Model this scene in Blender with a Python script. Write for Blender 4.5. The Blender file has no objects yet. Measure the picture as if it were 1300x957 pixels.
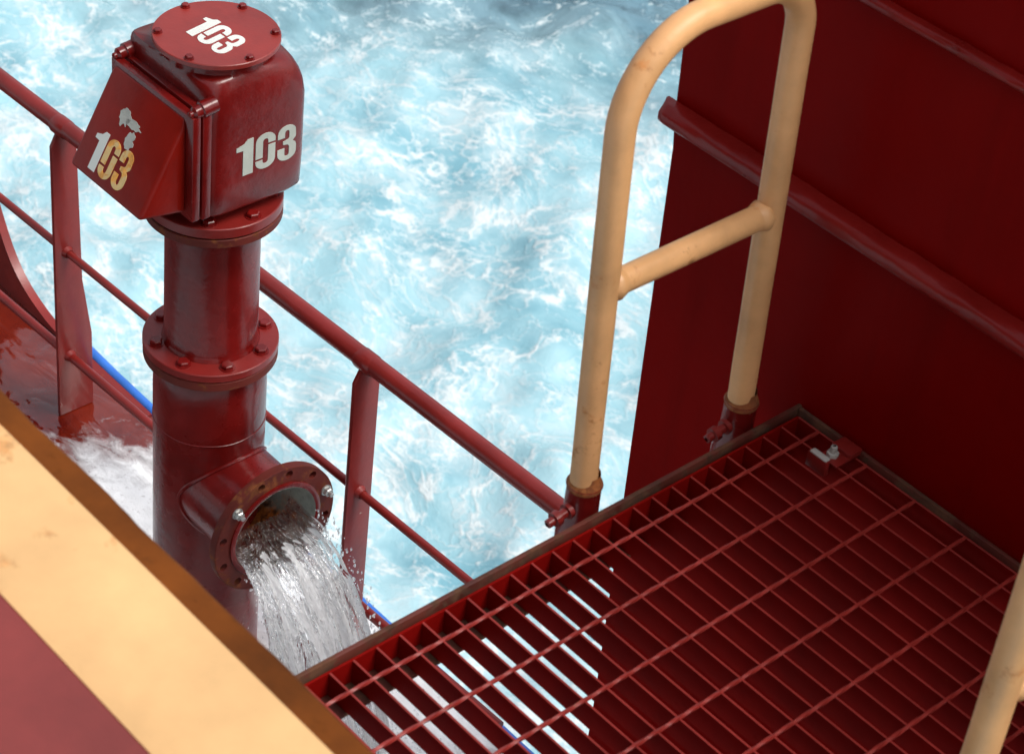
import bpy, bmesh, math, random
import numpy as np
from mathutils import Vector, Matrix, noise
from mathutils.geometry import tessellate_polygon
R=math.radians
sc=bpy.context.scene
COL=sc.collection
random.seed(4)

# ------------------------------------------------------------------ camera
cd=bpy.data.cameras.new('camera'); cam=bpy.data.objects.new('camera',cd); COL.objects.link(cam)
cam.matrix_world=Matrix(((0.66015594,-0.50672628,0.55445705,1.61914841),
                         (0.74487283,0.34657493,-0.57013181,-1.39076106),
                         (0.09673986,0.78937589,0.60624014,2.21457702),
                         (0,0,0,1)))
cd.sensor_width=36; cd.lens=2850.0/1300*36; cd.shift_y=-44.5/1300
cd.clip_start=0.05; cd.clip_end=6000
cd.dof.use_dof=True; cd.dof.focus_distance=4.75; cd.dof.aperture_fstop=11.0
sc.camera=cam
# ------------------------------------------------------------------ light
SUN_EL,SUN_AZ=R(57),R(28)      # azimuth of the sun in the world xy plane, measured from +X
w=bpy.data.worlds.new('World'); sc.world=w; w.use_nodes=True
nt=w.node_tree; bg=nt.nodes['Background']
sky=nt.nodes.new('ShaderNodeTexSky'); sky.sky_type='NISHITA'; sky.sun_disc=False
sky.sun_elevation=SUN_EL; sky.sun_rotation=R(90)-SUN_AZ; sky.dust_density=4.0; sky.air_density=1.2; sky.ozone_density=1.0
hs=nt.nodes.new('ShaderNodeHueSaturation'); hs.inputs['Saturation'].default_value=0.35
nt.links.new(sky.outputs[0],hs.inputs['Color']); nt.links.new(hs.outputs[0],bg.inputs[0])
bg.inputs[1].default_value=0.15
sd=bpy.data.lights.new('sun','SUN'); sd.energy=1.3; sd.angle=R(22); sd.color=(1,.96,.9)
so=bpy.data.objects.new('sun',sd); COL.objects.link(so)
so.rotation_euler=Vector((math.cos(SUN_EL)*math.cos(SUN_AZ),math.cos(SUN_EL)*math.sin(SUN_AZ),math.sin(SUN_EL))).to_track_quat('Z','Y').to_euler()
vs=sc.view_settings; vs.view_transform='Standard'; vs.look='None'; vs.gamma=1; vs.exposure=0.42
vs.use_curve_mapping=False

# ------------------------------------------------------------------ materials
class NT:
    def __init__(s,name):
        s.m=bpy.data.materials.new(name); s.m.use_nodes=True; s.t=s.m.node_tree
        s.b=s.t.nodes['Principled BSDF']; s.o=s.t.nodes['Material Output']
        s.tc=s.t.nodes.new('ShaderNodeTexCoord').outputs['Object']
    def n(s,k,**kw):
        x=s.t.nodes.new(k)
        for a,v in kw.items():
            if a.startswith('i_'):
                x.inputs[a[2:].replace('_',' ')].default_value=v
            else: setattr(x,a,v)
        return x
    def l(s,a,b): s.t.links.new(a,b)
    def mapping(s,scale,loc=(0,0,0),rot=(0,0,0),src=None):
        m=s.n('ShaderNodeMapping'); m.inputs['Scale'].default_value=scale; m.inputs['Location'].default_value=loc; m.inputs['Rotation'].default_value=rot
        s.l(src or s.tc,m.inputs[0]); return m.outputs[0]
    def noise(s,scale,detail=4,rough=.55,vec=None,typ='FBM',dist=0.0,lac=2.0):
        x=s.n('ShaderNodeTexNoise'); x.noise_type=typ; x.inputs['Scale'].default_value=scale; x.inputs['Detail'].default_value=detail
        x.inputs['Roughness'].default_value=rough; x.inputs['Distortion'].default_value=dist; x.inputs['Lacunarity'].default_value=lac
        s.l(vec or s.tc,x.inputs['Vector']); return x.outputs[0]
    def ramp(s,src,stops,interp='LINEAR'):
        x=s.n('ShaderNodeValToRGB'); e=x.color_ramp.elements; x.color_ramp.interpolation=interp
        while len(e)<len(stops): e.new(.5)
        for i,(p,c) in enumerate(stops):
            e[i].position=p; e[i].color=(c,c,c,1) if isinstance(c,(int,float)) else (*c,1)
        s.l(src,x.inputs[0]); return x.outputs[0]
    def mix(s,f,a,b,mode='MIX'):
        x=s.n('ShaderNodeMix'); x.data_type='RGBA'; x.blend_type=mode
        for v,i in ((f,0),(a,6),(b,7)):
            if isinstance(v,(int,float)): x.inputs[i].default_value=v if i==0 else (v,v,v,1)
            elif isinstance(v,tuple): x.inputs[i].default_value=(*v,1)
            else: s.l(v,x.inputs[i])
        return x.outputs[2]
    def math(s,op,a,b=0.0,clamp=False):
        x=s.n('ShaderNodeMath'); x.operation=op; x.use_clamp=clamp
        for i,v in enumerate((a,b)):
            if isinstance(v,(int,float)): x.inputs[i].default_value=v
            else: s.l(v,x.inputs[i])
        return x.outputs[0]
    def bump(s,h,strength,dist,normal=None):
        x=s.n('ShaderNodeBump'); x.inputs['Strength'].default_value=strength; x.inputs['Distance'].default_value=dist
        s.l(h,x.inputs['Height'])
        if normal: s.l(normal,x.inputs['Normal'])
        return x.outputs[0]

def paint(name,base,rough=.35,rust=.12,chip=0.0,bump=.0012,bscale=60,var=.25,coat=0.0,streak=.2,spec=.5,rustcol=(.16,.045,.012),rustscale=9):
    k=NT(name)
    v1=k.noise(6,6,.6); v2=k.noise(45,5,.6); st=k.noise(14,4,.6,vec=k.mapping((1,1,.12)))
    lo=tuple(c*(1-var) for c in base); hi=tuple(min(1,c*(1+var*.8)) for c in base)
    c=k.mix(k.ramp(v1,[(.3,0),(.7,1)]),lo,hi)
    c=k.mix(k.math('MULTIPLY',k.ramp(st,[(.5,0),(.75,1)]),streak),c,tuple(x*.55 for x in base))
    if rust>0:
        rn=k.noise(rustscale,8,.68,vec=k.mapping((1,1,1),loc=(3.1,7.7,1.3)))
        rm=k.ramp(rn,[(.74-.35*rust,0),(.80-.33*rust,1)])
        rc=k.mix(k.ramp(v2,[(.35,0),(.65,1)]),rustcol,tuple(min(1,x*2.6) for x in rustcol))
        c=k.mix(k.math('MULTIPLY',rm,.8),c,rc)
    if chip>0:
        cn=k.noise(26,3,.5,vec=k.mapping((1,1,1),loc=(9,2,5)))
        cm=k.ramp(cn,[(.80-.12*chip,0),(.81-.12*chip,1)])
        c=k.mix(cm,c,(.45,.42,.36))
    k.l(c,k.b.inputs['Base Color'])
    r=k.math('ADD',k.math('MULTIPLY',v1,.25),rough-.12)
    if rust>0: r=k.math('ADD',r,k.math('MULTIPLY',rm,.35))
    k.l(r,k.b.inputs['Roughness'])
    k.b.inputs['Specular IOR Level'].default_value=spec
    k.b.inputs['Coat Weight'].default_value=coat; k.b.inputs['Coat Roughness'].default_value=.12
    h=k.math('ADD',k.noise(bscale,5,.55),k.math('MULTIPLY',k.noise(bscale/7,3,.5),2.0))
    k.l(k.bump(h,.5,bump),k.b.inputs['Normal'])
    return k.m
M={}
RED=(.165,.006,.005)
M['red']=paint('red_paint',RED,rough=.27,rust=.09,coat=.22,spec=.35,var=.4,bump=.0022,bscale=45,streak=.45)
M['red_rail']=paint('red_rail_paint',(.21,.015,.012),rough=.34,rust=.13,chip=.35,coat=.15,spec=.4)
M['red_flat']=paint('red_plate_paint',(.165,.0022,.002),rough=.60,rust=.0,coat=0,streak=.15,var=.12,spec=.05)
M['red_cover']=paint('red_cover_paint',(.25,.020,.014),rough=.42,rust=.05,coat=.15)
M['red_flap']=paint('red_flap_paint',(.21,.007,.003),rough=.33,rust=.05,coat=.0,spec=.22)
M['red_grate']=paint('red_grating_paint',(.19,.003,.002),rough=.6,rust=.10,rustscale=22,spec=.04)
M['red_worn_lit']=paint('worn_lit_grating_paint',(.27,.024,.018),rough=.4,rust=.26,rustscale=30,spec=.45,rustcol=(.13,.06,.02))  # worn red, colour also lightened for sky-lit bar tops and rods
M['red_lip']=paint('red_ledge_paint',(.21,.010,.008),rough=.3,rust=.12,coat=.04,bump=.005,bscale=30,spec=.25)
M['red_deck_upper']=paint('upper_deck_paint',(.205,.031,.027),rough=.55,rust=.03)
M['rust_frame']=paint('rusty_angle_steel',(.10,.018,.010),rough=.6,rust=.75,rustcol=(.05,.022,.010),rustscale=16,var=.5)
M['rust_ring']=paint('rusty_flange_face',(.13,.020,.014),rough=.55,rust=.6,rustcol=(.11,.035,.012),rustscale=24,var=.4,spec=.2)
M['rust_orange']=paint('rusty_edge_steel',(.15,.042,.006),rough=.9,rust=.5,rustcol=(.065,.020,.004),rustscale=12,var=.45,spec=.15)
M['rust_collar']=paint('rusty_collar',(.34,.11,.025),rough=.75,rust=.8,rustcol=(.10,.03,.01),rustscale=40,var=.6)
M['orange']=paint('orange_tube_paint',(.75,.41,.175),rough=.42,rust=.40,rustcol=(.28,.11,.03),rustscale=14,var=.26,bump=.002,bscale=40,streak=.12)
M['orange_stripe']=paint('orange_stripe_paint',(.70,.43,.19),rough=.5,rust=.48,rustcol=(.27,.13,.045),rustscale=9,var=.14,streak=0)
M['blue']=paint('blue_hull_paint',(.035,.17,.62),rough=.4,rust=.12,chip=.5,rustscale=18)
M['white']=paint('white_stencil_paint',(.66,.68,.64),rough=.5,rust=.0,var=.08,streak=0)
M['white_dull']=paint('weathered_shaded_stencil_paint',(.50,.53,.47),rough=.5,rust=.22,rustcol=(.30,.20,.14),rustscale=30,var=.22,streak=.3)  # weathered white, with the shade of the head's side face painted in
M['white_rust']=paint('rust_stained_stencil_paint',(.72,.50,.22),rough=.55,rust=.75,rustcol=(.50,.17,.02),rustscale=22,var=.15,streak=0)
M['bare']=paint('bare_worn_metal',(.42,.42,.38),rough=.5,rust=.25,rustscale=60,var=.3,bump=.004)
M['steel']=paint('galvanised_bolt',(.50,.50,.48),rough=.32,rust=.2,rustscale=70,var=.3)
M['steel'].node_tree.nodes['Principled BSDF'].inputs['Metallic'].default_value=.7
M['dark']=paint('dark_hole',(.012,.008,.006),rough=.8,rust=0)

def inner_mat():
    k=NT('galvanised_pipe_lining')
    z=k.n('ShaderNodeSeparateXYZ'); k.l(k.tc,z.inputs[0])
    n1=k.noise(18,7,.7); n2=k.noise(60,4,.6)
    c=k.mix(k.ramp(n1,[(.35,0),(.7,1)]),(.20,.225,.20),(.46,.50,.45))
    # rust trail left along the bottom of the bore by the running water
    low=k.math('ADD',k.math('MULTIPLY',z.outputs['Z'],-7.5),k.math('MULTIPLY',k.math('SUBTRACT',n1,.5),1.6))
    m=k.ramp(low,[(.15,0),(.55,1)])
    c=k.mix(m,c,k.mix(k.ramp(n2,[(.4,0),(.6,1)]),(.07,.022,.008),(.42,.12,.02)))
    c=k.mix(k.ramp(k.noise(11,6,.7,vec=k.mapping((1,1,1),loc=(4,4,4))),[(.56,0),(.62,1)]),c,(.035,.018,.010))
    k.l(c,k.b.inputs['Base Color']); k.b.inputs['Roughness'].default_value=.35
    k.l(k.bump(n1,.4,.004),k.b.inputs['Normal'])
    return k.m
M['lining']=inner_mat()

def deck_mat():
    k=NT('wet_red_deck')
    n1=k.noise(5,7,.6); n2=k.noise(24,5,.6)
    c=k.mix(k.ramp(n1,[(.35,0),(.65,1)]),(.085,.004,.002),(.17,.014,.004))
    k.l(c,k.b.inputs['Base Color'])
    k.l(k.ramp(n1,[(.3,.04),(.75,.12)]),k.b.inputs['Roughness'])
    k.b.inputs['Coat Weight'].default_value=1; k.b.inputs['Coat Roughness'].default_value=.03
    wv=k.noise(5,2.5,.5,vec=k.mapping((1,2.0,1),rot=(0,0,.5)),dist=1.2)
    b1=k.bump(wv,.8,.014)
    b2=k.bump(k.noise(22,2,.5,dist=.8),.35,.002,b1)
    k.l(b2,k.b.inputs['Normal']); k.l(b2,k.b.inputs['Coat Normal'])
    return k.m
M['deck']=deck_mat()

def froth_mat():
    k=NT('deck_froth')
    n=k.noise(70,5,.7); n2=k.noise(12,6,.65,vec=k.mapping((1,1.6,1),rot=(0,0,.6)),dist=.8)
    c=k.mix(k.ramp(n,[(.28,0),(.42,1)]),(.45,.44,.45),(.86,.88,.90))
    att=k.n('ShaderNodeAttribute'); att.attribute_name='thick'
    a=k.math('ADD',att.outputs['Fac'],k.math('MULTIPLY',k.math('SUBTRACT',n2,.5),1.0))
    k.l(c,k.b.inputs['Base Color']); k.b.inputs['Roughness'].default_value=.35
    k.l(k.ramp(a,[(.12,0),(.70,1)]),k.b.inputs['Alpha'])
    k.l(k.bump(n,.6,.006),k.b.inputs['Normal'])
    return k.m
M['froth']=froth_mat()

def sea_mat():
    k=NT('churned_sea_water')
    co=k.tc
    wn=k.n('ShaderNodeTexNoise'); wn.inputs['Scale'].default_value=.55; wn.inputs['Detail'].default_value=2.5; k.l(co,wn.inputs[0])
    sub=k.n('ShaderNodeVectorMath',operation='SUBTRACT'); k.l(wn.outputs['Color'],sub.inputs[0]); sub.inputs[1].default_value=(.5,.5,.5)
    sca=k.n('ShaderNodeVectorMath',operation='SCALE'); k.l(sub.outputs[0],sca.inputs[0]); sca.inputs['Scale'].default_value=1.7
    add=k.n('ShaderNodeVectorMath',operation='ADD'); k.l(co,add.inputs[0]); k.l(sca.outputs[0],add.inputs[1])
    wc=k.mapping((1,1.25,1),rot=(0,0,.25),src=add.outputs[0])
    def vein(scale,width,loc,detail=5,rough=.6,src=None):
        n_=k.noise(scale,detail,rough,vec=k.mapping((1,1,1),loc=loc,src=src or wc))
        a_=k.math('ABSOLUTE',k.math('SUBTRACT',n_,.5))
        return k.math('SUBTRACT',1.0,k.math('DIVIDE',a_,width),True)
    big=k.noise(.20,5,.6,vec=wc); mid=k.noise(.9,9,.68,vec=wc); fine=k.noise(7,7,.72,vec=k.mapping((1,1.2,1),rot=(0,0,.25)))
    med=k.noise(2.2,7,.62,vec=k.mapping((1,1.2,1),loc=(5,1,2),rot=(0,0,.25)),dist=.6)
    v1=vein(.55,.028,(0,0,0)); v2=vein(1.2,.038,(7,2,1)); v3=vein(2.4,.045,(1,9,4),4,src=co); v4=vein(5.5,.07,(3,3,8),4,src=co)
    d=k.n('ShaderNodeSeparateXYZ'); k.l(co,d.inputs[0])
    # world position: the wake thins out away from the ship's side
    far=k.math('ADD',k.math('MULTIPLY',d.outputs['Y'],.66),k.math('MULTIPLY',d.outputs['X'],-.40))
    far=k.math('ADD',far,k.math('MULTIPLY',k.math('SUBTRACT',big,.5),11.0))
    fa=k.n('ShaderNodeMapRange'); k.l(far,fa.inputs[0]); fa.inputs[1].default_value=15.2; fa.inputs[2].default_value=18.8
    farm=fa.outputs[0]
    patch=k.ramp(k.noise(.42,6,.6,vec=k.mapping((1,1,1),loc=(11,3,0),src=wc)),[(.50,0),(.64,1)])
    milk=k.mix(k.ramp(mid,[(.38,0),(.60,1)]),(.29,.50,.56),(.40,.59,.64))
    milk=k.mix(k.math('MULTIPLY',patch,.75),milk,(.12,.32,.40))
    deep=k.mix(k.ramp(mid,[(.40,0),(.56,1)]),(.028,.060,.085),(.12,.23,.29))
    water=k.mix(k.ramp(farm,[(0,0),(1,1)]),milk,deep)
    f=k.math('ADD',k.math('MULTIPLY',v1,.44),k.math('MULTIPLY',v2,.48))
    f=k.math('ADD',f,k.math('MULTIPLY',v3,.44)); f=k.math('ADD',f,k.math('MULTIPLY',v4,.14))
    f=k.math('ADD',f,k.math('MULTIPLY',k.ramp(mid,[(.40,0),(.66,1)]),.50))
    f=k.math('ADD',f,k.math('MULTIPLY',k.math('SUBTRACT',med,.5),.8))
    f=k.math('ADD',f,k.math('MULTIPLY',k.math('SUBTRACT',fine,.5),.36))
    f=k.math('SUBTRACT',f,k.math('MULTIPLY',farm,.66)); f=k.math('SUBTRACT',f,k.math('MULTIPLY',patch,.22))
    fm=k.ramp(f,[(.24,0),(.80,1)])
    col=k.mix(fm,water,k.mix(k.ramp(f,[(.6,0),(1.0,1)]),(.45,.56,.59),(.60,.67,.68)))
    lace=k.math('ADD',v2,v3)
    k.l(col,k.b.inputs['Base Color'])
    k.l(k.ramp(fm,[(0,.12),(.5,.55)]),k.b.inputs['Roughness'])
    k.b.inputs['IOR'].default_value=1.33
    h=k.math('ADD',k.math('MULTIPLY',f,.6),k.math('MULTIPLY',fine,.25))
    k.l(k.bump(h,.35,.05),k.b.inputs['Normal'])
    return k.m
M['sea']=sea_mat()

def stream_mat():
    k=NT('falling_water')
    at=k.n('ShaderNodeAttribute'); at.attribute_name='flow'      # x across, y along the fall
    a=k.noise(1,4,.62,vec=k.mapping((30,3.6,1),src=at.outputs['Vector']),dist=1.0)
    b=k.noise(1,5,.6,vec=k.mapping((60,30,1),src=at.outputs['Vector']),dist=.6)
    se=k.n('ShaderNodeSeparateXYZ'); k.l(at.outputs['Vector'],se.inputs[0])
    bn=k.bump(k.math('ADD',a,k.math('MULTIPLY',b,.18)),1.0,.03)
    gl=k.n('ShaderNodeBsdfGlossy'); gl.inputs['Roughness'].default_value=.04; gl.inputs['Color'].default_value=(1,1,1,1); k.l(bn,gl.inputs['Normal'])
    rf=k.n('ShaderNodeBsdfRefraction'); rf.inputs['IOR'].default_value=1.2; rf.inputs['Roughness'].default_value=.03; k.l(bn,rf.inputs['Normal'])
    tr=k.n('ShaderNodeBsdfTransparent'); tr.inputs[0].default_value=(.97,.98,.985,1)
    cl_=k.n('ShaderNodeMixShader'); cl_.inputs[0].default_value=.15; k.l(tr.outputs[0],cl_.inputs[1]); k.l(rf.outputs[0],cl_.inputs[2])
    fr=k.n('ShaderNodeFresnel'); fr.inputs['IOR'].default_value=1.45; k.l(bn,fr.inputs['Normal'])
    m1=k.n('ShaderNodeMixShader'); k.l(k.math('MULTIPLY',fr.outputs[0],1.6,True),m1.inputs[0]); k.l(cl_.outputs[0],m1.inputs[1]); k.l(gl.outputs[0],m1.inputs[2])
    p=k.b; p.inputs['Base Color'].default_value=(.97,.98,.99,1); p.inputs['Roughness'].default_value=.15; p.inputs['Coat Weight'].default_value=.8; p.inputs['Coat Roughness'].default_value=.04
    k.l(bn,p.inputs['Normal']); k.l(bn,p.inputs['Coat Normal'])
    tl=k.n('ShaderNodeBsdfTranslucent'); tl.inputs[0].default_value=(.98,.99,1,1)
    pf=k.n('ShaderNodeMixShader'); pf.inputs[0].default_value=.35; k.l(p.outputs[0],pf.inputs[1]); k.l(tl.outputs[0],pf.inputs[2])
    fo=k.math('ADD',k.math('MULTIPLY',a,1.0),k.math('MULTIPLY',b,.14))
    fo=k.math('ADD',fo,k.math('MULTIPLY',se.outputs['Y'],.10))
    inside=k.ramp(se.outputs['Y'],[(.17,1),(.25,0)]); fo=k.math('SUBTRACT',fo,k.math('MULTIPLY',inside,.3))
    fm=k.ramp(fo,[(.585,0),(.64,1)])
    m2=k.n('ShaderNodeMixShader'); k.l(fm,m2.inputs[0]); k.l(m1.outputs[0],m2.inputs[1]); k.l(pf.outputs[0],m2.inputs[2])
    # the sheet tears towards its edges and as it falls
    hn=k.noise(1,5,.6,vec=k.mapping((20,5,1),loc=(3,1,0),src=at.outputs['Vector']),dist=.8)
    ed=k.math('ADD',k.math('MULTIPLY',se.outputs['Z'],2.2,True),k.math('MULTIPLY',k.math('SUBTRACT',hn,.5),3.2))
    ed=k.math('ADD',ed,k.math('SUBTRACT',.42,k.math('MULTIPLY',se.outputs['Y'],.30)))
    t2=k.n('ShaderNodeBsdfTransparent'); m3=k.n('ShaderNodeMixShader'); k.l(k.ramp(ed,[(.40,0),(.46,1)]),m3.inputs[0])
    k.l(t2.outputs[0],m3.inputs[1]); k.l(m2.outputs[0],m3.inputs[2]); k.l(m3.outputs[0],k.o.inputs['Surface'])
    return k.m
M['stream']=stream_mat()

def wall_mat():
    k=NT('bulkhead_paint')
    n1=k.noise(1.6,6,.6); n2=k.noise(9,6,.65,vec=k.mapping((1,1,.10))); n3=k.noise(30,4,.6)
    c=k.mix(k.ramp(n1,[(.3,0),(.7,1)]),(.165,.0010,.0008),(.225,.0020,.0014))
    c=k.mix(k.math('MULTIPLY',k.ramp(n2,[(.52,0),(.70,1)]),.35),c,(.120,.0020,.0012))
    c=k.mix(k.ramp(k.noise(7,8,.72,vec=k.mapping((1,1,1),loc=(2.2,4,6))),[(.70,0),(.74,.8)]),c,(.060,.010,.004))
    k.l(c,k.b.inputs['Base Color']); k.b.inputs['Specular IOR Level'].default_value=.03
    k.l(k.math('ADD',k.math('MULTIPLY',n2,.25),.32),k.b.inputs['Roughness'])
    b1=k.bump(n1,.5,.03); k.l(k.bump(k.math('ADD',n3,n2),.35,.0015,b1),k.b.inputs['Normal'])
    return k.m
M['wall']=wall_mat()
# ------------------------------------------------------------------ mesh helpers
def link(name,me,mat,parent=None,smooth=None):
    o=bpy.data.objects.new(name,me); COL.objects.link(o)
    if mat is not None: me.materials.append(mat)
    if parent: o.parent=parent
    if smooth is not None:
        for p in me.polygons: p.use_smooth=True
        me.set_sharp_from_angle(angle=R(smooth))
    return o
def empty(name,loc=(0,0,0)):
    o=bpy.data.objects.new(name,None); COL.objects.link(o); o.location=loc; o.empty_display_size=.1; return o
def tag(o,label=None,cat=None,group=None,kind=None):
    if label:o['label']=label
    if cat:o['category']=cat
    if group:o['group']=group
    if kind:o['kind']=kind
    return o
class MB:
    """collects shapes, then links them as one mesh; coordinates given in the world, stored relative to org"""
    def __init__(s,org=(0,0,0)): s.v=[];s.f=[];s.o=Vector(org)
    def add(s,vs,fs):
        n=len(s.v); s.v+=[tuple(Vector(v)-s.o) for v in vs]; s.f+=[tuple(i+n for i in f) for f in fs]
    def box(s,x0,x1,y0,y1,z0,z1,bev=0,seg=2):
        bm=bmesh.new(); bmesh.ops.create_cube(bm,size=1)
        for v in bm.verts: v.co=Vector(((x0+x1)/2+v.co.x*(x1-x0),(y0+y1)/2+v.co.y*(y1-y0),(z0+z1)/2+v.co.z*(z1-z0)))
        if bev: bmesh.ops.bevel(bm,geom=bm.edges[:],offset=bev,segments=seg,affect='EDGES',profile=.5)
        s.frombm(bm)
    def frombm(s,bm):
        bm.verts.index_update(); s.add([v.co.copy() for v in bm.verts],[[v.index for v in f.verts] for f in bm.faces]); bm.free()
    def hull(s,pts,faces,bev=0,seg=3):
        bm=bmesh.new(); vs=[bm.verts.new(p) for p in pts]
        for f in faces: bm.faces.new([vs[i] for i in f])
        bmesh.ops.recalc_face_normals(bm,faces=bm.faces[:])
        if bev: bmesh.ops.bevel(bm,geom=bm.edges[:],offset=bev,segments=seg,affect='EDGES',profile=.5)
        s.frombm(bm)
    def tube(s,path,r,seg=20,cap=True,wob=0):
        path=[Vector(p) for p in path]; n=len(path); rr=r if isinstance(r,(list,tuple)) else [r]*n
        t0=(path[1]-path[0]).normalized(); up=Vector((0,0,1)) if abs(t0.z)<.9 else Vector((1,0,0))
        nrm=(up-t0*up.dot(t0)).normalized(); vs=[];fs=[]
        for i,p in enumerate(path):
            t=(path[min(i+1,n-1)]-path[max(i-1,0)]).normalized()
            nrm=(nrm-t*nrm.dot(t)).normalized(); b=t.cross(nrm)
            for k in range(seg):
                a=2*math.pi*k/seg; q=rr[i]*(1+wob*(noise.noise(p*9+Vector((k*.35,0,0))))) if wob else rr[i]
                vs.append(p+nrm*(math.cos(a)*q)+b*(math.sin(a)*q))
        for i in range(n-1):
            for k in range(seg): fs.append((i*seg+k,i*seg+(k+1)%seg,(i+1)*seg+(k+1)%seg,(i+1)*seg+k))
        if cap: fs.append(tuple(range(seg-1,-1,-1))); fs.append(tuple((n-1)*seg+k for k in range(seg)))
        s.add(vs,fs)
    def lathe(s,c,axis,prof,seg=64,cap=False):
        """prof: list of (distance along axis, radius)"""
        c=Vector(c); a=Vector(axis).normalized(); u=a.orthogonal().normalized(); b=a.cross(u); vs=[];fs=[]
        for h,r in prof:
            for k in range(seg):
                t=2*math.pi*k/seg; vs.append(c+a*h+(u*math.cos(t)+b*math.sin(t))*r)
        for i in range(len(prof)-1):
            for k in range(seg): fs.append((i*seg+k,i*seg+(k+1)%seg,(i+1)*seg+(k+1)%seg,(i+1)*seg+k))
        if cap: fs.append(tuple(range(seg-1,-1,-1))); fs.append(tuple((len(prof)-1)*seg+k for k in range(seg)))
        s.add(vs,fs)
    def build(s,name,mat,parent=None,smooth=35):
        me=bpy.data.meshes.new(name); me.from_pydata(s.v,[],s.f); me.update()
        bm=bmesh.new(); bm.from_mesh(me); bmesh.ops.recalc_face_normals(bm,faces=bm.faces[:]); bm.to_mesh(me); bm.free()
        o=link(name,me,mat,parent,smooth)
        if not parent: o.location=s.o
        return o
def arc(p0,p1,p2,r,n=10):
    """rounded corner at p1 between p0 and p2"""
    p0,p1,p2=map(Vector,(p0,p1,p2)); a=(p0-p1).normalized(); b=(p2-p1).normalized(); ang=a.angle(b)
    d=r/math.tan(ang/2); c=p1+(a+b).normalized()*(r/math.sin(ang/2)); s=p1+a*d-c; e=p1+b*d-c
    out=[]
    for i in range(n+1):
        t=i/n; th=s.angle(e); out.append(c+(s*math.sin((1-t)*th)+e*math.sin(t*th))/math.sin(th))
    return out
def dense(path,step):
    out=[Vector(path[0])]
    for q in path[1:]:
        q=Vector(q);p=out[-1];n=max(1,int((q-p).length/step))
        for i in range(1,n+1): out.append(p.lerp(q,i/n))
    return out

# ------------------------------------------------------------------ sea: one sheet out to the horizon
SEA=-12.0
def build_sea():
    N=520; t=np.linspace(-1,1,N)
    g=lambda t:np.where(np.abs(t)<.86,t/.86*17,np.sign(t)*(17+((np.abs(t)-.86)/.14)**3.2*2600))
    cx,cy=-11.5,13.0
    X,Y=np.meshgrid(cx+g(t),cy+g(t)); Z=np.zeros_like(X)
    rng=np.random.default_rng(7)
    for i in range(26):
        lam=rng.uniform(1.1,7.0); th=rng.normal(.7,1.0); ph=rng.uniform(0,6.3); a=.012*lam**.9
        s=np.sin((X*np.cos(th)+Y*np.sin(th))*2*np.pi/lam+ph+1.3*np.sin(X*.31+Y*.23+i)); Z+=a*(1-np.abs(s))*1.2
    fade=1/(1+(np.hypot(X-cx,Y-cy)/60)**2); Z=Z*fade
    v=np.stack([X,Y,Z],-1).reshape(-1,3)
    idx=np.arange(N*N).reshape(N,N)
    f=np.stack([idx[:-1,:-1],idx[:-1,1:],idx[1:,1:],idx[1:,:-1]],-1).reshape(-1,4)
    me=bpy.data.meshes.new('sea'); me.vertices.add(len(v)); me.vertices.foreach_set('co',v.ravel())
    me.loops.add(f.size); me.loops.foreach_set('vertex_index',f.ravel())
    me.polygons.add(len(f)); me.polygons.foreach_set('loop_start',np.arange(0,f.size,4)); me.polygons.foreach_set('loop_total',np.full(len(f),4))
    me.update(); me.validate()
    for p in me.polygons: p.use_smooth=True
    o=link('sea',me,M['sea']); o.location=(0,0,SEA); tag(o,'pale turquoise sea churned to white foam beside the ship','sea',kind='structure')
build_sea()

# ------------------------------------------------------------------ ship's side, lower deck, bulwark
DK=-1.88
hl=empty('ship_hull',(0,1.38,DK)); tag(hl,'ship side below the lower deck with a bright blue edge strip','hull')
b=MB(hl.location); b.box(-9,6,1.20,1.385,SEA-1,DK-.03); b.build('shell_plate',M['red_flat'],hl)
b=MB(hl.location)
ptsb=[(-3.6,1.394,-1.25),(-3.42,1.394,-1.32),(-3.28,1.394,-1.60),(-3.17,1.394,-1.75),(-3.02,1.394,-1.845),(-2.85,1.396,-1.868),(-2.65,1.396,-1.878),(-2.45,1.396,-1.881),(-2.25,1.396,-1.882),(-2.05,1.396,-1.882),(-1.0,1.396,-1.882),(1.0,1.396,-1.882),(3.5,1.396,-1.882),(6,1.396,-1.882)]
def strip(mb,pts,y0,y1,th):
    vs=[];fs=[];n=len(pts)
    for i,p in enumerate(pts):
        p=Vector(p);a=Vector(pts[max(i-1,0)]);c=Vector(pts[min(i+1,n-1)]);t=(c-a);t.y=0;t.normalize();nn=Vector((-t.z,0,t.x))
        if nn.z<0: nn=-nn
        for yy in (y0,y1):
            for s in (0,-th): q=p+nn*s; vs.append((q.x,yy,q.z))
    for i in range(n-1):
        a=i*4;c=a+4
        fs+=[(a,a+2,c+2,c),(a+1,c+1,c+3,a+3),(a,c,c+1,a+1),(a+2,a+3,c+3,c+2)]
    fs+=[(0,1,3,2),((n-1)*4,(n-1)*4+2,(n-1)*4+3,(n-1)*4+1)]
    mb.add(vs,fs)
def smoothpath(p,k=6):
    out=[];n=len(p);P=[Vector(q) for q in p]
    for i in range(n-1):
        a=P[max(i-1,0)];b_=P[i];c=P[i+1];d=P[min(i+2,n-1)]
        for j in range(k):
            t=j/k; out.append(.5*((2*b_)+(c-a)*t+(2*a-5*b_+4*c-d)*t*t+(3*b_-a-3*c+d)*t**3))
    out.append(P[-1]); return out
blue=[p for p in ptsb if p[0]>-3.0]
strip(b,smoothpath(blue),1.388,1.404,.16); b.tube([(p.x,1.402,p.z-.004) for p in smoothpath(blue)],.0155,16,wob=.04); b.build('edge_strip',M['blue'],hl)
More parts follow.
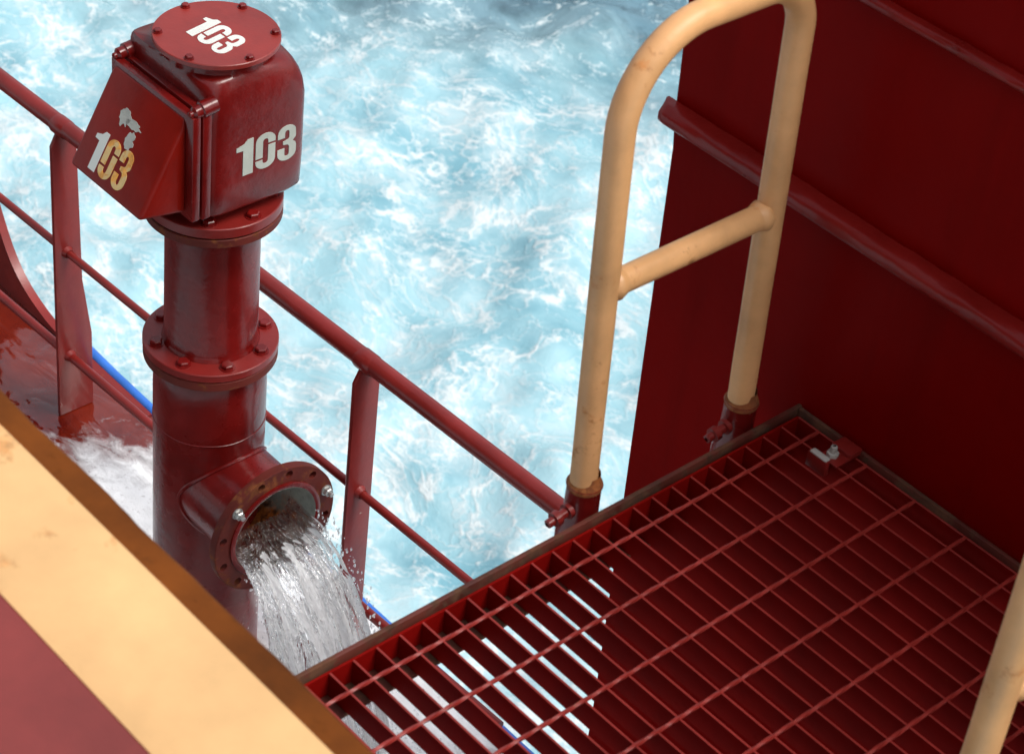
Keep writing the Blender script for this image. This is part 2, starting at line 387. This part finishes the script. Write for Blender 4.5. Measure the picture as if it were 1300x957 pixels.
b=MB(); b.box(-9,6,-.9,1.384,DK-.03,DK); o=b.build('lower_deck',M['deck']); tag(o,'wet glossy dark red lower deck beside the rail','deck',kind='structure')
# bulwark with its swept end
bw=empty('bulwark',(-3.3,1.36,DK)); tag(bw,'dark red bulwark plate sweeping up in a curve at the left edge of the photo','bulwark')
arcp=smoothpath([(-9,1.38,-.85),(-4.2,1.38,-.85),(-3.62,1.38,-.98),(-3.38,1.38,-1.28),(-3.25,1.38,-1.565),(-3.135,1.38,-1.755),(-2.99,1.38,-1.84),(-2.80,1.38,-1.868),(-2.45,1.38,-1.874)],8)
b=MB(bw.location); strip(b,arcp,1.360,1.386,.010); b.build('cap_bar',M['red_rail'],bw)
b=MB(bw.location); vs=[];fs=[]
for p in arcp:
    vs+=[(p.x,1.364,p.z-.010),(p.x,1.364,DK-.02),(p.x,1.376,p.z-.010),(p.x,1.376,DK-.02)]
for i in range(len(arcp)-1):
    a=4*i;c=a+4; fs+=[(a,a+1,c+1,c),(a+2,c+2,c+3,a+3)]
b.add(vs,fs); b.build('plate',M['red_cover'],bw)

# ------------------------------------------------------------------ railing along the deck edge
r1=Vector((-1.78648,1.24062,-.93845)); rd=Vector((.99946,.033,0)).normalized()
rl=empty('deck_railing',(r1.x,r1.y,DK)); tag(rl,'red painted pipe railing along the edge of the lower deck','railing')
def rp(t,z=0): return r1+rd*t+Vector((0,0,z))
for nm,z,r,t0,t1 in (('top_rail',0,.0233,-3,1.03),('middle_rail',-.392,.0108,-3,.93),('bottom_rail',-.742,.0125,-3,.93)):
    b=MB(rl.location); b.tube(dense([rp(t0,z),rp(t1,z)],.05),r,20); b.build(nm,M['red_rail'],rl)
def stanchion(t,flare):
    b=MB(rl.location); p=rp(t); th=.006
    hw=.037; z0=DK; zt=r1.z-.016
    prof=[(-hw+.0,zt-.035),(-hw+.018,zt),(hw,zt-.006),(hw+flare*.25,r1.z-.5),(hw+flare,z0+.25),(hw+flare,z0+.002),(-hw,z0+.002)]
    pts=[(p.x-th,p.y+v,z) for v,z in prof]+[(p.x+th,p.y+v,z) for v,z in prof]; n=len(prof)
    b.hull(pts,[list(range(n)),list(range(2*n-1,n-1,-1))]+[[i,(i+1)%n,(i+1)%n+n,i+n] for i in range(n)],bev=.0018,seg=2)
    for z in (-.392,-.742):
        for s in (-1,1): b.lathe(p+Vector((s*th,0,z)),(s,0,0),[(0,.018),(.004,.016),(.012,.0125)],16)
    b.lathe(p+Vector((0,0,-.002)),rd,[(-.028,.0236),(-.02,.0262),(.02,.0262),(.028,.0236)],20)
    b.build('stanchion',M['red_rail'],rl)
for t,fl in ((-2.0,.03),(-.812,.035),(.388,.0)): stanchion(t,fl)

# ------------------------------------------------------------------ bulkhead on the right
bh=empty('bulkhead',(0,.965,0)); tag(bh,'tall dark red steel bulkhead with horizontal ledges behind the grating','bulkhead')
b=MB(bh.location)
prof=[(-.334,DK),(-.334,-.95),(-.346,-.436),(-.367,.30),(-.374,.36),(-.386,.60),(-.40,1.40),(4,1.40),(4,DK)]
n=len(prof); b.hull([(x,.965,z) for x,z in prof]+[(x,1.36,z) for x,z in prof],[list(range(n)),list(range(2*n-1,n-1,-1))]+[[i,(i+1)%n,(i+1)%n+n,i+n] for i in range(n)])
b.build('plate',M['wall'],bh)
b=MB(bh.location); b.box(-.30,4,1.364,1.95,-3.2,-.25,.02); b.build('unseen_block',M['wall'],bh)  # made-up block out of view, added for dark reflections on the vent head
def ledge(z,dep,ht,x0):
    b=MB(bh.location); vs=[];fs=[];S=14;xs=np.arange(x0,4,.012)
    for i,x in enumerate(xs):
        e=min(1,(i+.4)/1.5)
        for k in range(S):
            a=math.pi*k/(S-1)  # from the top against the wall round to the bottom
            q=abs(math.sin(a))**.55; y=.965-dep*q*e; zz=z+math.copysign(abs(math.cos(a))**.6,math.cos(a))*ht/2
            j=noise.noise(Vector((x*16,k*.5,z)))*.0020+noise.noise(Vector((x*45,k*.9,z)))*.0009
            vs.append((x,y-j*(1 if 0<k<S-1 else 0),zz+j))
    for i in range(len(xs)-1):
        for k in range(S-1): fs.append((i*S+k,i*S+k+1,(i+1)*S+k+1,(i+1)*S+k))
    fs.append(tuple(range(S))); b.add(vs,fs); b.build('ledge',M['red_lip'],bh,60)
ledge(.367,.036,.034,-.392); ledge(.727,.020,.016,-.41)

# ------------------------------------------------------------------ head of steel grating with its frame
gp=empty('grating_platform',(.4,.45,0)); tag(gp,'red steel grating platform in a rusty angle frame against the bulkhead','grating')
P_=.041; ROW=[.0445+.1*j for j in range(0,7)]; XE=.71
def jit(a): return random.uniform(-a,a)
for m in range(-10,24):
    y=m*P_; b=MB(gp.location); e=jit(.0006); b.box(0.0,XE,y-.0019+e,y+.0019+e,-.041,0,.0006,1); o=b.build('bearing_bar',M['red_grate'],gp); o.data.materials.append(M['red_worn_lit'])
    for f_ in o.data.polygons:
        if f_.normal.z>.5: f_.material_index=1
for x in ROW:
    b=MB(gp.location); pts=[];n=260;y0=-10*P_;y1=23*P_; vs=[];fs=[]
    for i in range(n):
        y=y0+(y1-y0)*i/(n-1); a=y*2*math.pi/.15
        for k in range(8):
            t=a+k*math.pi/4; q=.0030+(.0004 if k%2==0 else -.0002); vs.append((x+q*math.cos(t),y,-.0010+q*math.sin(t)))
    for i in range(n-1):
        for k in range(8): fs.append((i*8+k,i*8+(k+1)%8,i*8+8+(k+1)%8,i*8+8+k))
    b.add(vs,fs); b.build('cross_rod',M['red_worn_lit'],gp,60)
for x in (0,XE):
    b=MB(gp.location); b.box(x-.002,x+.002,-10*P_,23*P_,-.0415,.0005,.0006,1); b.build('edge_bar',M['red_grate'],gp)
b=MB(gp.location)
b.box(-.017,-.009,-.46,.962,-.075,.008,.0015)      # outboard angle
b.box(-.009,.042,-.46,.950,-.050,-.043)
b.build('frame',M['rust_frame'],gp)
b=MB(gp.location)
b.box(-.009,XE+.016,.9505,.9585,-.075,.008,.0015); b.box(.042,XE+.008,.918,.9505,-.050,-.043)
b.build('frame',M['rust_frame'],gp)
b=MB(gp.location); b.box(XE+.008,XE+.016,-.46,.950,-.075,.008,.0015); b.build('frame',M['rust_frame'],gp)
def socket(x,y,side):
    b=MB(gp.location); b.lathe((x,y,-.085),(0,0,1),[(0,.001),(0,.034),(.02,.034),(.035,.0275),(.108,.0265),(.113,.0285),(.116,.0275),(.116,.0222),(.06,.0222)],32)
    b.box(x+(0.02 if side<0 else -.05),x+(.05 if side<0 else -.02),y-.02,y+.02,-.08,-.066)
    sk=b.build('post_socket',M['red'],gp,40)
    b=MB(gp.location); b.lathe((x,y,.0285),(0,0,1),[(-.006,.0272),(0,.0285),(.005,.0262),(.012,.0228),(.022,.0221)],32); b.build('rust_collar',M['rust_collar'],sk,60)
    b=MB(gp.location); c=Vector((x,y-.024,-.012)); b.lathe(c,(0,-1,-.15),[(0,.013),(.008,.013),(.009,.008),(.022,.008),(.0225,.0125),(.033,.0125),(.034,.0075),(.045,.0072),(.047,.004)],12)
    b.build('clamp_bolt',M['red_rail'],sk,30)
    for q in sk.children: q.matrix_parent_inverse=Matrix.Identity(4)
for x,y in ((-.060,.527),(-.060,.868),(.766,.35),(.766,.69)): socket(x,y,-1 if x<0 else 1)
SX2=.775


# ------------------------------------------------------------------ orange hoop handrails
def hoop(label,x,yl0,yl1,yr0,yr1,zt,rl_,rr_,zr,z0=.0):
    root=empty('hoop_handrail',(x,(yl0+yr0)/2,0)); tag(root,label,'handrail','orange hoop handrails slotted beside the grating')
    A=(x,yl0,z0);B=(x,yl1,zt);C=(x,yr1,zt);D=(x,yr0,z0)
    path=[Vector(A)]+arc(A,B,C,rl_,14)+arc(B,C,D,rr_,10)+[Vector(D)]
    b=MB(root.location); b.tube(dense(path,.02),.0213,28,wob=.02); b.build('bent_tube',M['orange'],root,60)
    f=lambda y0,y1,z:y0+(y1-y0)*(z-z0)/(zt-z0)
    b=MB(root.location); ya=f(yl0,yl1,zr);yb=f(yr0,yr1,zr)
    b.tube(dense([(x,ya,zr),(x,ya+.012,zr),(x,ya+.022,zr),(x,yb-.022,zr),(x,yb-.012,zr),(x,yb,zr)],.02),.0195,28,wob=.03)
    for yy,s in ((ya,1),(yb,-1)): b.lathe((x,yy,zr),(0,s,0),[(.008,.017),(.0185,.0245),(.026,.0222),(.034,.0196)],28)
    b.build('cross_tube',M['orange'],root,60)
    return root
hoop('orange hoop handrail standing whole at the far side of the grating',-.060,.527,.483,.868,.822,.797,.135,.085,.398,-.03)
hoop('blurred orange hoop handrail post close to the camera at the lower right',.766,.35,.353,.69,.687,.86,.12,.12,.40,-.03)

# weld seam running down the bulkhead
b=MB(bh.location); b.tube([(.62+.001*noise.noise(Vector((0,0,z*30))),.9652,z) for z in np.arange(DK,1.395,.012)],.0026,6,wob=.4); b.build('weld_seam',M['wall'],bh,60)
# clip on the grating
cl=empty('grating_clip',(.098,.918,0)); tag(cl,'small chipped red clip with a grey bolt on the grating corner','clip')
b=MB(cl.location); b.hull([(.088,.893,.004),(.125,.893,.004),(.125,.925,.004),(.088,.925,.004),(.088,.893,.008),(.125,.893,.008),(.125,.925,.008),(.088,.925,.008)],[(0,1,2,3),(4,7,6,5),(0,4,5,1),(1,5,6,2),(2,6,7,3),(3,7,4,0)],bev=.001)
b.box(.085,.125,.925,.955,.002,.014,.002); b.box(.072,.112,.884,.894,-.018,.010,.002); b.build('saddle_plate',M['red_rail'],cl)
b=MB(cl.location); b.box(.076,.110,.8835,.8955,.0095,.0135,.002); b.build('worn_edge',M['bare'],cl)
b=MB(cl.location); b.lathe((.102,.909,.008),(0,0,1),[(0,.010),(.006,.010),(.007,.006),(.018,.0055),(.019,.003)],6); b.build('clip_bolt',M['bare'],cl,20)

# ------------------------------------------------------------------ upper platform the picture is taken from
up=empty('upper_platform',(0,-1,.6)); tag(up,'blurred red platform with an orange edge stripe and rusty lip in the lower left corner','platform')
b=MB(up.location); b.box(-4,4,-3.2,-.577,.592,.600); b.build('deck_plate',M['red_deck_upper'],up)
b=MB(up.location); b.box(-4,4,-.577,-.439,.590,.6015,.001); b.build('edge_stripe',M['orange_stripe'],up)
b=MB(up.location)
vs=[];fs=[];xs=np.arange(-4,4,.02)
for x in xs:
    j=noise.noise(Vector((x*9,0,0)))*.0025+noise.noise(Vector((x*40,3,0)))*.0012
    for y,z in ((-.4395,.598),(-.4385+j*.6,.594),(-.403+j,.590),(-.397+j,.583),(-.397,.46),(-.4395,.46)): vs.append((x,y,z))
for i in range(len(xs)-1):
    for k in range(6): fs.append((i*6+k,i*6+(k+1)%6,i*6+6+(k+1)%6,i*6+6+k))
b.add(vs,fs); b.build('edge_lip',M['rust_orange'],up,40)

# ------------------------------------------------------------------ air pipe with float head and side outlet
A0=Vector((-1.637,.990,-.898))
ap=empty('vent_pipe',(A0.x,A0.y,DK)); tag(ap,'red vent pipe numbered 103 with a bolted head and a side outlet gushing water','pipe')
def W(x,y,z): return (A0.x+x,A0.y+y,A0.z+z)
def part(name,mb,mat,par=None,sm=35):
    o=mb.build(name,mat,par or ap,sm); return o
def nb(): return MB(ap.location)
def sub(name,mb,mat,par,sm=35):
    return mb.build(name,mat,par,sm)
def ringface(mb,c,ax,th,ro,ri,holes,hr,rb,off=0,seg=72):
    """flat annulus with bolt holes and thickness th behind the face; axis ax points outward"""
    c=Vector(c); a=Vector(ax).normalized()
    if abs(a.z)>.9: u,v=Vector((1,0,0)),Vector((0,1,0))
    else: u=Vector((0,0,1)).cross(a).normalized(); v=a.cross(u)
    if u.y<0 and abs(a.z)<.9: u=-u
    def loop(cx,cy,r,n): return [(cx+r*math.cos(2*math.pi*i/n),cy+r*math.sin(2*math.pi*i/n)) for i in range(n)]
    loops=[loop(0,0,ro,seg),loop(0,0,ri,seg)]+[loop(rb*math.cos(off+2*math.pi*i/holes),rb*math.sin(off+2*math.pi*i/holes),hr,12) for i in range(holes)]
    tri=tessellate_polygon([[Vector((x,y,0)) for x,y in l] for l in loops])
    flat=[p for l in loops for p in l]; n=len(flat)
    vs=[c+u*x+v*y for x,y in flat]+[c+u*x+v*y-a*th for x,y in flat]
    fs=[tuple(t) for t in tri]+[tuple(i+n for i in reversed(t)) for t in tri]
    k=0
    for l in loops:
        m=len(l)
        for i in range(m): fs.append((k+i,k+(i+1)%m,n+k+(i+1)%m,n+k+i))
        k+=m
    mb.add(vs,fs); return [(c+u*(rb*math.cos(off+2*math.pi*i/holes))+v*(rb*math.sin(off+2*math.pi*i/holes))) for i in range(holes)]
def hexbolt(name,c,ax,r,h,mat,par,stud=0,rot=0):
    mb=nb(); a=Vector(ax).normalized(); mb.lathe(c,a,[(-.001,r*1.25),(.002,r*1.22)],20,True)
    u=a.orthogonal().normalized(); q=Matrix.Rotation(rot,3,a)@u; w2=a.cross(q); c=Vector(c)
    pr=[(.0015,r),(h*.82,r),(h,r*.82)]; vs=[];fs=[]
    for hh,rr in pr:
        for k in range(6):
            t=k*math.pi/3; vs.append(c+a*hh+(q*math.cos(t)+w2*math.sin(t))*rr)
    for i in range(2):
        for k in range(6): fs.append((i*6+k,i*6+(k+1)%6,i*6+6+(k+1)%6,i*6+6+k))
    fs.append(tuple(range(12,18))); mb.add(vs,fs)
    if stud:
        mb.lathe(c,a,[(h-.002,r*.5),(h+stud*.9,r*.5),(h+stud,r*.4)],14,True)
    return mb.build(name,mat,par,25)

# body below the middle flange
RB=.1295
b=nb(); b.lathe(W(0,0,0),(0,0,1),[(-.98,RB),(-.90,RB),(-.226,RB),(-.2255,RB-.002),(-.2235,RB-.002),(-.223,RB),(-.13,RB),(-.10,.1285),(-.075,.124),(-.056,.1165),(-.045,.110)],96)
b.tube([W((RB-.0005)*math.cos(t),(RB-.0005)*math.sin(t),-.2245+.0006*math.sin(7*t)) for t in np.linspace(0,2*math.pi,90)],.0022,6,False)
body=part('pipe_body',b,M['red'])
b=nb(); b.lathe(W(0,0,DK-A0.z),(0,0,1),[(0,.175),(.012,.175),(.014,.17),(.014,RB)],64); sub('base_ring',b,M['red'],body)
# flanges
def flange(name,z1,z0,r,rin,bolts=0,off=0,br=.122):
    b=nb(); b.lathe(W(0,0,0),(0,0,1),[(z0,rin),(z0,r-.002),(z0+.002,r),(z1-.002,r),(z1,r-.002),(z1,rin)],96)
    o=part(name,b,M['red_rail'] if bolts else M['rust_ring'])
    for i in range(bolts):
        t=R(off+i*360/bolts); hexbolt('bolt',W(br*math.cos(t),br*math.sin(t),z1),(0,0,1),.0145,.0115,M['red'],o,rot=random.random())
    return o
f1=flange('flange',0,-.0205,.1527,.10,8,-19,.1265)
f2=flange('flange',-.0225,-.046,.1518,.10)
b=nb(); b.lathe(W(0,0,0),(0,0,1),[(-.01,.112),(.0005,.1105),(.006,.1075),(.012,.1052),(.33,.1045),(.345,.1045)],96); part('column_pipe',b,M['red'],None,60)
f3=flange('flange',.362,.341,.1500,.09)
f4=flange('flange',.390,.365,.1500,.09,8,-40,.127)

# outlet branch along +X
OZ=-.395; RBR=.119; OL=.262
b=nb(); b.lathe(W(0,0,OZ),(1,0,0),[(.04,RBR),(OL-.022,RBR)],72)
bead=[]
for t in np.linspace(0,2*math.pi,73):
    y=RBR*math.cos(t); z=RBR*math.sin(t); x=math.sqrt(max(RB*RB-y*y,1e-6)); bead.append(W(x+.0015,y*1.01,OZ+z*1.01))
b.tube(bead,.0050,8,False,wob=.3)
br=part('outlet_branch',b,M['red'])
b=nb(); hp=ringface(b,W(OL,0,OZ),(1,0,0),.022,.168,.114,12,.0105,.150,R(17))
b.lathe(W(OL-.02,0,OZ),(1,0,0),[(0,.1605),(.001,.1689),(.019,.1689),(.0205,.167)],96)
of=b.build('outlet_flange',M['rust_ring'],br,25)
b=nb(); b.lathe(W(OL,0,OZ),(1,0,0),[(-.01,.1135),(.0035,.1135),(.0045,.1155),(.0045,.1255),(.0035,.1275),(-.002,.1275)],96); b.build('raised_face',M['red'],br,30)
b=MB(A0+Vector((0,0,OZ))); b.lathe(W(OL,0,OZ),(1,0,0),[(.004,.1132),(-.02,.1128),(-.18,.112),(-.25,.108),(-.31,.088),(-.34,.05),(-.35,.004)],72)
li=b.build('bore_lining',M['lining'],None,60); li.parent=br; li.location=Vector(W(0,0,OZ))-Vector(ap.location)
for i,(c) in enumerate(hp):
    w_=c-Vector(W(OL,0,OZ)); ang=math.degrees(math.atan2(w_.z,w_.y))%360
    if abs(ang-17)<8 or abs(ang-137)<8: hexbolt('stud_bolt',c+Vector((.001,0,0)),(1,0,0),.0115,.014,M['steel'],br,stud=.010,rot=.3)
# float head
def rr_section(a0,a1,b0,b1,z,n0,N=96,nl=None):
    cx,cy=(a0+a1)/2,(b0+b1)/2;a=(a1-a0)/2;bb=(b1-b0)/2;o=[]
    for k in range(N):
        t=2*math.pi*k/N;c,s_=math.cos(t),math.sin(t)
        n=(nl if (nl and c<0) else n0); r=(abs(c)**n+abs(s_)**n)**(-1/n); o.append(W(cx+a*r*c,cy+bb*r*s_,z))
    return o
b=nb(); secs=[]
for a0,a1,b0,b1,z,n in ((-.10,.09,-.08,.10,.392,2),(-.12,.10,-.085,.115,.411,3.2),(-.156,.121,-.108,.139,.418,7),(-.164,.129,-.112,.147,.430,9),
    (-.165,.130,-.113,.148,.50,10),(-.165,.130,-.113,.148,.655,10),(-.165,.129,-.113,.146,.685,8),(-.1655,.126,-.1125,.142,.705,6.5),(-.165,.122,-.112,.136,.721,5.5),
    (-.162,.118,-.110,.129,.7325,4.6),(-.154,.116,-.109,.122,.7385,3.6),(-.115,.115,-.115,.115,.743,2),(-.115,.115,-.115,.115,.766,2)):
    secs.append(rr_section(a0,a1,b0,b1,z,n,nl=(11 if .6<z<.74 else None)))
vs=[p for s_ in secs for p in s_]; N=96; fs=[]
for i in range(len(secs)-1):
    for k in range(N): fs.append((i*N+k,i*N+(k+1)%N,(i+1)*N+(k+1)%N,(i+1)*N+k))
fs.append(tuple(range(N-1,-1,-1))); b.add(vs,fs)
head=part('head_casing',b,M['red'],None,50)
b=nb(); b.lathe(W(0,0,0),(0,0,1),[(.764,.02),(.764,.1300),(.7655,.1315),(.7745,.1315),(.776,.130),(.7762,.0)],96)
cov=part('cover_plate',b,M['red_cover'],None,40)
for t in (-63,-2,57,118,177,237):
    t=R(t); hexbolt('bolt',W(.1195*math.cos(t),.1195*math.sin(t),.776),(0,0,1),.0085,.008,M['red'],cov,rot=random.random())

# stencilled numbers: outlines in a unit box, one mesh each
D1=[[(.16,0),(.40,0),(.40,1),(.26,1),(.18,.90),(.0,.84),(.0,.73),(.16,.72)]]
def ringpts(cx,cy,rx,ry,a0,a1,n=8): return [(cx+rx*math.cos(R(a0+(a1-a0)*i/n)),cy+ry*math.sin(R(a0+(a1-a0)*i/n))) for i in range(n+1)]
D0=[[(0,.325)]+[(0,.78)]+ringpts(.235,.78,.235,.22,180,0,12)+[(.47,.70),(.30,.70),(.30,.76)]+ringpts(.235,.77,.065,.08,0,180,6)+[(.17,.325)],
    [(0,.26),(0,.22)]+ringpts(.235,.22,.235,.22,180,360,12)+[(.47,.635),(.30,.635),(.30,.22)]+ringpts(.235,.22,.065,.08,0,-180,6)+[(.17,.26)]]
D3=[[(.0,.66),(.0,.78)]+ringpts(.22,.79,.22,.21,180,20,9)+[(.44,.66)]+[(.43,.60),(.36,.52),(.43,.45),(.45,.38),(.45,.22)]+ringpts(.225,.22,.225,.22,0,-180,12)+[(0,.36),(.17,.36),(.17,.20)]+ringpts(.225,.19,.055,.07,180,360,6)+[(.28,.38),(.25,.44),(.13,.47),(.13,.56),(.25,.59),(.28,.64),(.28,.78)]+ringpts(.225,.79,.055,.07,0,180,6)+[(.17,.66)]]
def stencil(par,o,ex,ey,mats,gap=.06,th=.0006,name='stencil_number'):
    """o origin (lower-left), ex/ey world vectors for one letter height"""
    o,ex,ey=Vector(o),Vector(ex),Vector(ey); nn=ex.cross(ey).normalized(); x=0
    root=None
    for i,(g,wd) in enumerate(((D1,.40),(D0,.47),(D3,.45))):
        mb=nb()
        for poly in g:
            tri=tessellate_polygon([[Vector((a,c,0)) for a,c in poly]]); n=len(poly)
            vs=[o+ex*(x+a)+ey*c+nn*th for a,c in poly]+[o+ex*(x+a)+ey*c-nn*.002 for a,c in poly]
            mb.add(vs,[tuple(t) for t in tri]+[(k,(k+1)%n,(k+1)%n+n,k+n) for k in range(n)])
        x+=wd+gap
        mb.build(name,mats[i],par,None)
# on the cover: origin and axes fitted on the plate
H=.118
stencil(cov,W(-.048,-.053,.7762),(.088,.003,0),(-.015,.083,0),(M['white'],)*3)
stencil(head,W(.130,-.040,.506),Vector((0,.107,0)),Vector((0,0,.086)),(M['white_dull'],)*3,th=.0012)
# flap housing on the -Y side
b=nb(); b.box(W(-.155,0,0)[0],W(.136,0,0)[0],A0.y-.128,A0.y-.106,A0.z+.437,A0.z+.693,.003); 
b.box(W(-.155,0,0)[0],W(.136,0,0)[0],A0.y-.153,A0.y-.133,A0.z+.440,A0.z+.690,.003)
b.box(W(-.145,0,0)[0],W(.126,0,0)[0],A0.y-.134,A0.y-.127,A0.z+.445,A0.z+.672)
hf=part('hinge_frame',b,M['red'])
for sx in (-.146,.124):
    mb=nb(); mb.lathe(W(sx,-.092,.702),(0,-1,-.12),[(0,.0175),(.034,.0175),(.036,.014),(.038,.0135),(.050,.0135),(.053,.010),(.055,.0070),(.061,.0065),(.063,.004)],24,True); mb.build('hinge_knuckle',M['red'],hf,35)
T=(-.152,.684);Bo=(-.268,.473);Bi=(-.150,.452)
pts=[];
for x,dx in ((-.145,0),(.114,0)):
    for y,z in (T,Bo,Bi): pts.append(W(x,y,z))
b=nb(); b.hull(pts,[(0,1,2),(5,4,3),(0,3,4,1),(1,4,5,2),(2,5,3,0)],bev=.011,seg=4)
flap=part('flap_hood',b,M['red_flap'],None,50)
# painted number and a worn patch on the sloping face
fu=Vector((1,0,0)); fv=(Vector((0,T[0]-Bo[0],T[1]-Bo[1]))).normalized(); fn=fu.cross(fv).normalized()
org=Vector(W(-.139,Bo[0],Bo[1]))
stencil(flap,org+fu*.037+fv*.022+fn*.0003,fu*.092,fv*.087,(M['white'],M['white_rust'],M['white_rust']),th=.0010)
mb=nb()
for i in range(3):
    cx,cy=((.092,.160),(.122,.157),(.132,.124))[i]; rx,ry=((.018,.018),(.024,.009),(.013,.020))[i]; n=26; poly=[]
    for k in range(n):
        t=2*math.pi*k/n; q=1+.55*noise.noise(Vector((math.cos(t)*2.2+i*7,math.sin(t)*2.2,0)))
        poly.append((cx+rx*q*math.cos(t),cy+ry*q*math.sin(t)))
    vs=[org+fu*a+fv*c+fn*.0012 for a,c in poly]+[org+fu*a+fv*c-fn*.002 for a,c in poly]
    mb.add(vs,[tuple(range(n))]+[(k,(k+1)%n,(k+1)%n+n,k+n) for k in range(n)])
mb.build('worn_patch',M['bare'],flap,None)

# ------------------------------------------------------------------ water falling from the outlet, froth on the deck
def build_stream():
    rng=random.Random(3); vs=[];fs=[];uv=[]
    g=9.81; v0=.86; z_end=-.975
    T_=math.sqrt(2*(OZ-.06-z_end)/g)
    def sheet(radf,a_lo,a_hi,NA,NS,amp,seed,depth):
        base=len(vs)
        for j in range(NS+1):
            s=j/NS; t=-.10+ (T_+.10)*s
            for i in range(NA+1):
                a=a_lo+(a_hi-a_lo)*i/NA; rad=.112*radf
                y=rad*math.sin(a); z=-rad*math.cos(a)
                if depth: z=-.068-.016*(depth-1)+.004*noise.noise(Vector((y*40,t*30,seed)))
                tt=max(t,0); spread=1+.42*(tt/T_)
                x=OL+v0*t*(1+.12*math.cos(a)) ; zz=z*(1-.45*tt/T_)-.5*g*tt*tt
                n1=noise.noise(Vector((a*11,s*2.6,seed)))+.55*noise.noise(Vector((a*26,s*6,seed+5)))
                n2=noise.noise(Vector((a*45,s*12,seed+9)))*.18
                k=amp*(.25+min(1,tt/T_*1.6))*(n1+n2)
                vs.append(W(x+k*.9+(.018 if s>.3 else 0)*noise.noise(Vector((a*5,s*3,seed+2))),y*spread+k*.35,OZ+zz+k*.3)); uv.append((a/6.28*1.0+seed*.37,s,min(i,NA-i)/NA*2))
        for j in range(NS):
            for i in range(NA):
                q=base+j*(NA+1)+i; fs.append((q,q+1,q+NA+2,q+NA+1))
    sheet(.985,-1.30,1.38,170,170,.012,1,0)
    sheet(.95,-1.05,1.10,150,150,.013,2,1)
    # ropes and drops torn off the sheet
    def blob(c,r,st=1.0):
        base=len(vs); n=8;m=6
        for a in range(m+1):
            ph=math.pi*a/m
            for k in range(n):
                th=2*math.pi*k/n; vs.append((c[0]+r*math.sin(ph)*math.cos(th),c[1]+r*math.sin(ph)*math.sin(th),c[2]+r*st*math.cos(ph))); uv.append((rng.random()*.01,-2.0,5))
        for a in range(m):
            for k in range(n): fs.append((base+a*n+k,base+a*n+(k+1)%n,base+(a+1)*n+(k+1)%n,base+(a+1)*n+k))
    for i in range(900):
        a=rng.uniform(-1.55,1.6); s=rng.random()**.7; t=T_*s; rad=.114*rng.uniform(.8,1.04)
        edge=1 if rng.random()<.4 else 0
        if edge: a=rng.choice((-1.5,1.58))+rng.gauss(0,.08)
        x=OL+v0*t*(1+.12*math.cos(a))+rng.gauss(0,.012)*s+.010; y=rad*math.sin(a)*(1+.42*s)+rng.gauss(0,.006+.012*s)
        z=OZ-rad*math.cos(a)*(1-.45*s)-.5*g*t*t+rng.gauss(0,.006)
        blob(W(x,y,z),rng.uniform(.0007,.0026),rng.uniform(1,3.2))
    for i in range(1600):   # splash where it lands
        x=OL+v0*T_+rng.gauss(.03,.075); y=rng.gauss(.01,.10); z=DK-A0.z+.01+abs(rng.gauss(0,.05))
        blob(W(x,y,z),rng.uniform(.001,.0042),rng.uniform(1,1.6))
    me=bpy.data.meshes.new('water_stream'); me.from_pydata([tuple(Vector(v)-A0) for v in vs],[],fs); me.update()
    at=me.attributes.new('flow','FLOAT_VECTOR','POINT'); at.data.foreach_set('vector',np.array(uv,dtype=np.float32).ravel())
    o=link('water_stream',me,M['stream'],None,180); o.location=A0; tag(o,'clear streaked water gushing out of the pipe outlet onto the deck','water')
build_stream()
def build_froth():
    nx,ny=200,150; x0,x1,y0,y1=-2.75,-.2,.1,1.382; vs=[];fs=[];th=[]
    for j in range(ny+1):
        for i in range(nx+1):
            x=x0+(x1-x0)*i/nx; y=y0+(y1-y0)*j/ny
            n=noise.fractal(Vector((x*2.2,y*3.0,1)),.7,2.1,5)
            d=1.25-math.hypot((x+1.55)/.86,(y-1.0)/.62)+n*.22
            d2=.85-math.hypot((x+1.35)/.5,(y-1.25)/.5)
            t=max(d,d2); t=max(0,min(1,t*1.5)); th.append(t)
            h=.016*t+.006*t*noise.noise(Vector((x*30,y*30,3)))+.010*max(0,t)*noise.noise(Vector((x*7,y*11,8)))
            vs.append((x-x0,y-y0,max(h,.0)+.004))
    for j in range(ny):
        for i in range(nx):
            q=j*(nx+1)+i
            if max(th[q],th[q+1],th[q+nx+1],th[q+nx+2])>0.02: fs.append((q,q+1,q+nx+2,q+nx+1))
    me=bpy.data.meshes.new('froth'); me.from_pydata(vs,[],fs); me.update()
    a=me.attributes.new('thick','FLOAT','POINT'); a.data.foreach_set('value',th)
    o=link('froth',me,M['froth'],None,180); o.location=(x0,y0,DK); tag(o,'white bubbly froth spread over the wet deck round the pipe foot','foam',kind='stuff')
build_froth()

# ------------------------------------------------------------------ unseen wall added behind the camera for darker reflections
dh=empty('unseen_wall',(0,-3.2,.6)); tag(dh,'unseen red wall added behind the upper platform to darken reflections','unseen_wall')
b=MB(dh.location); b.box(-7,5,-3.4,-3.2,.0,4.2,.01); b.build('wall',M['red_flat'],dh)
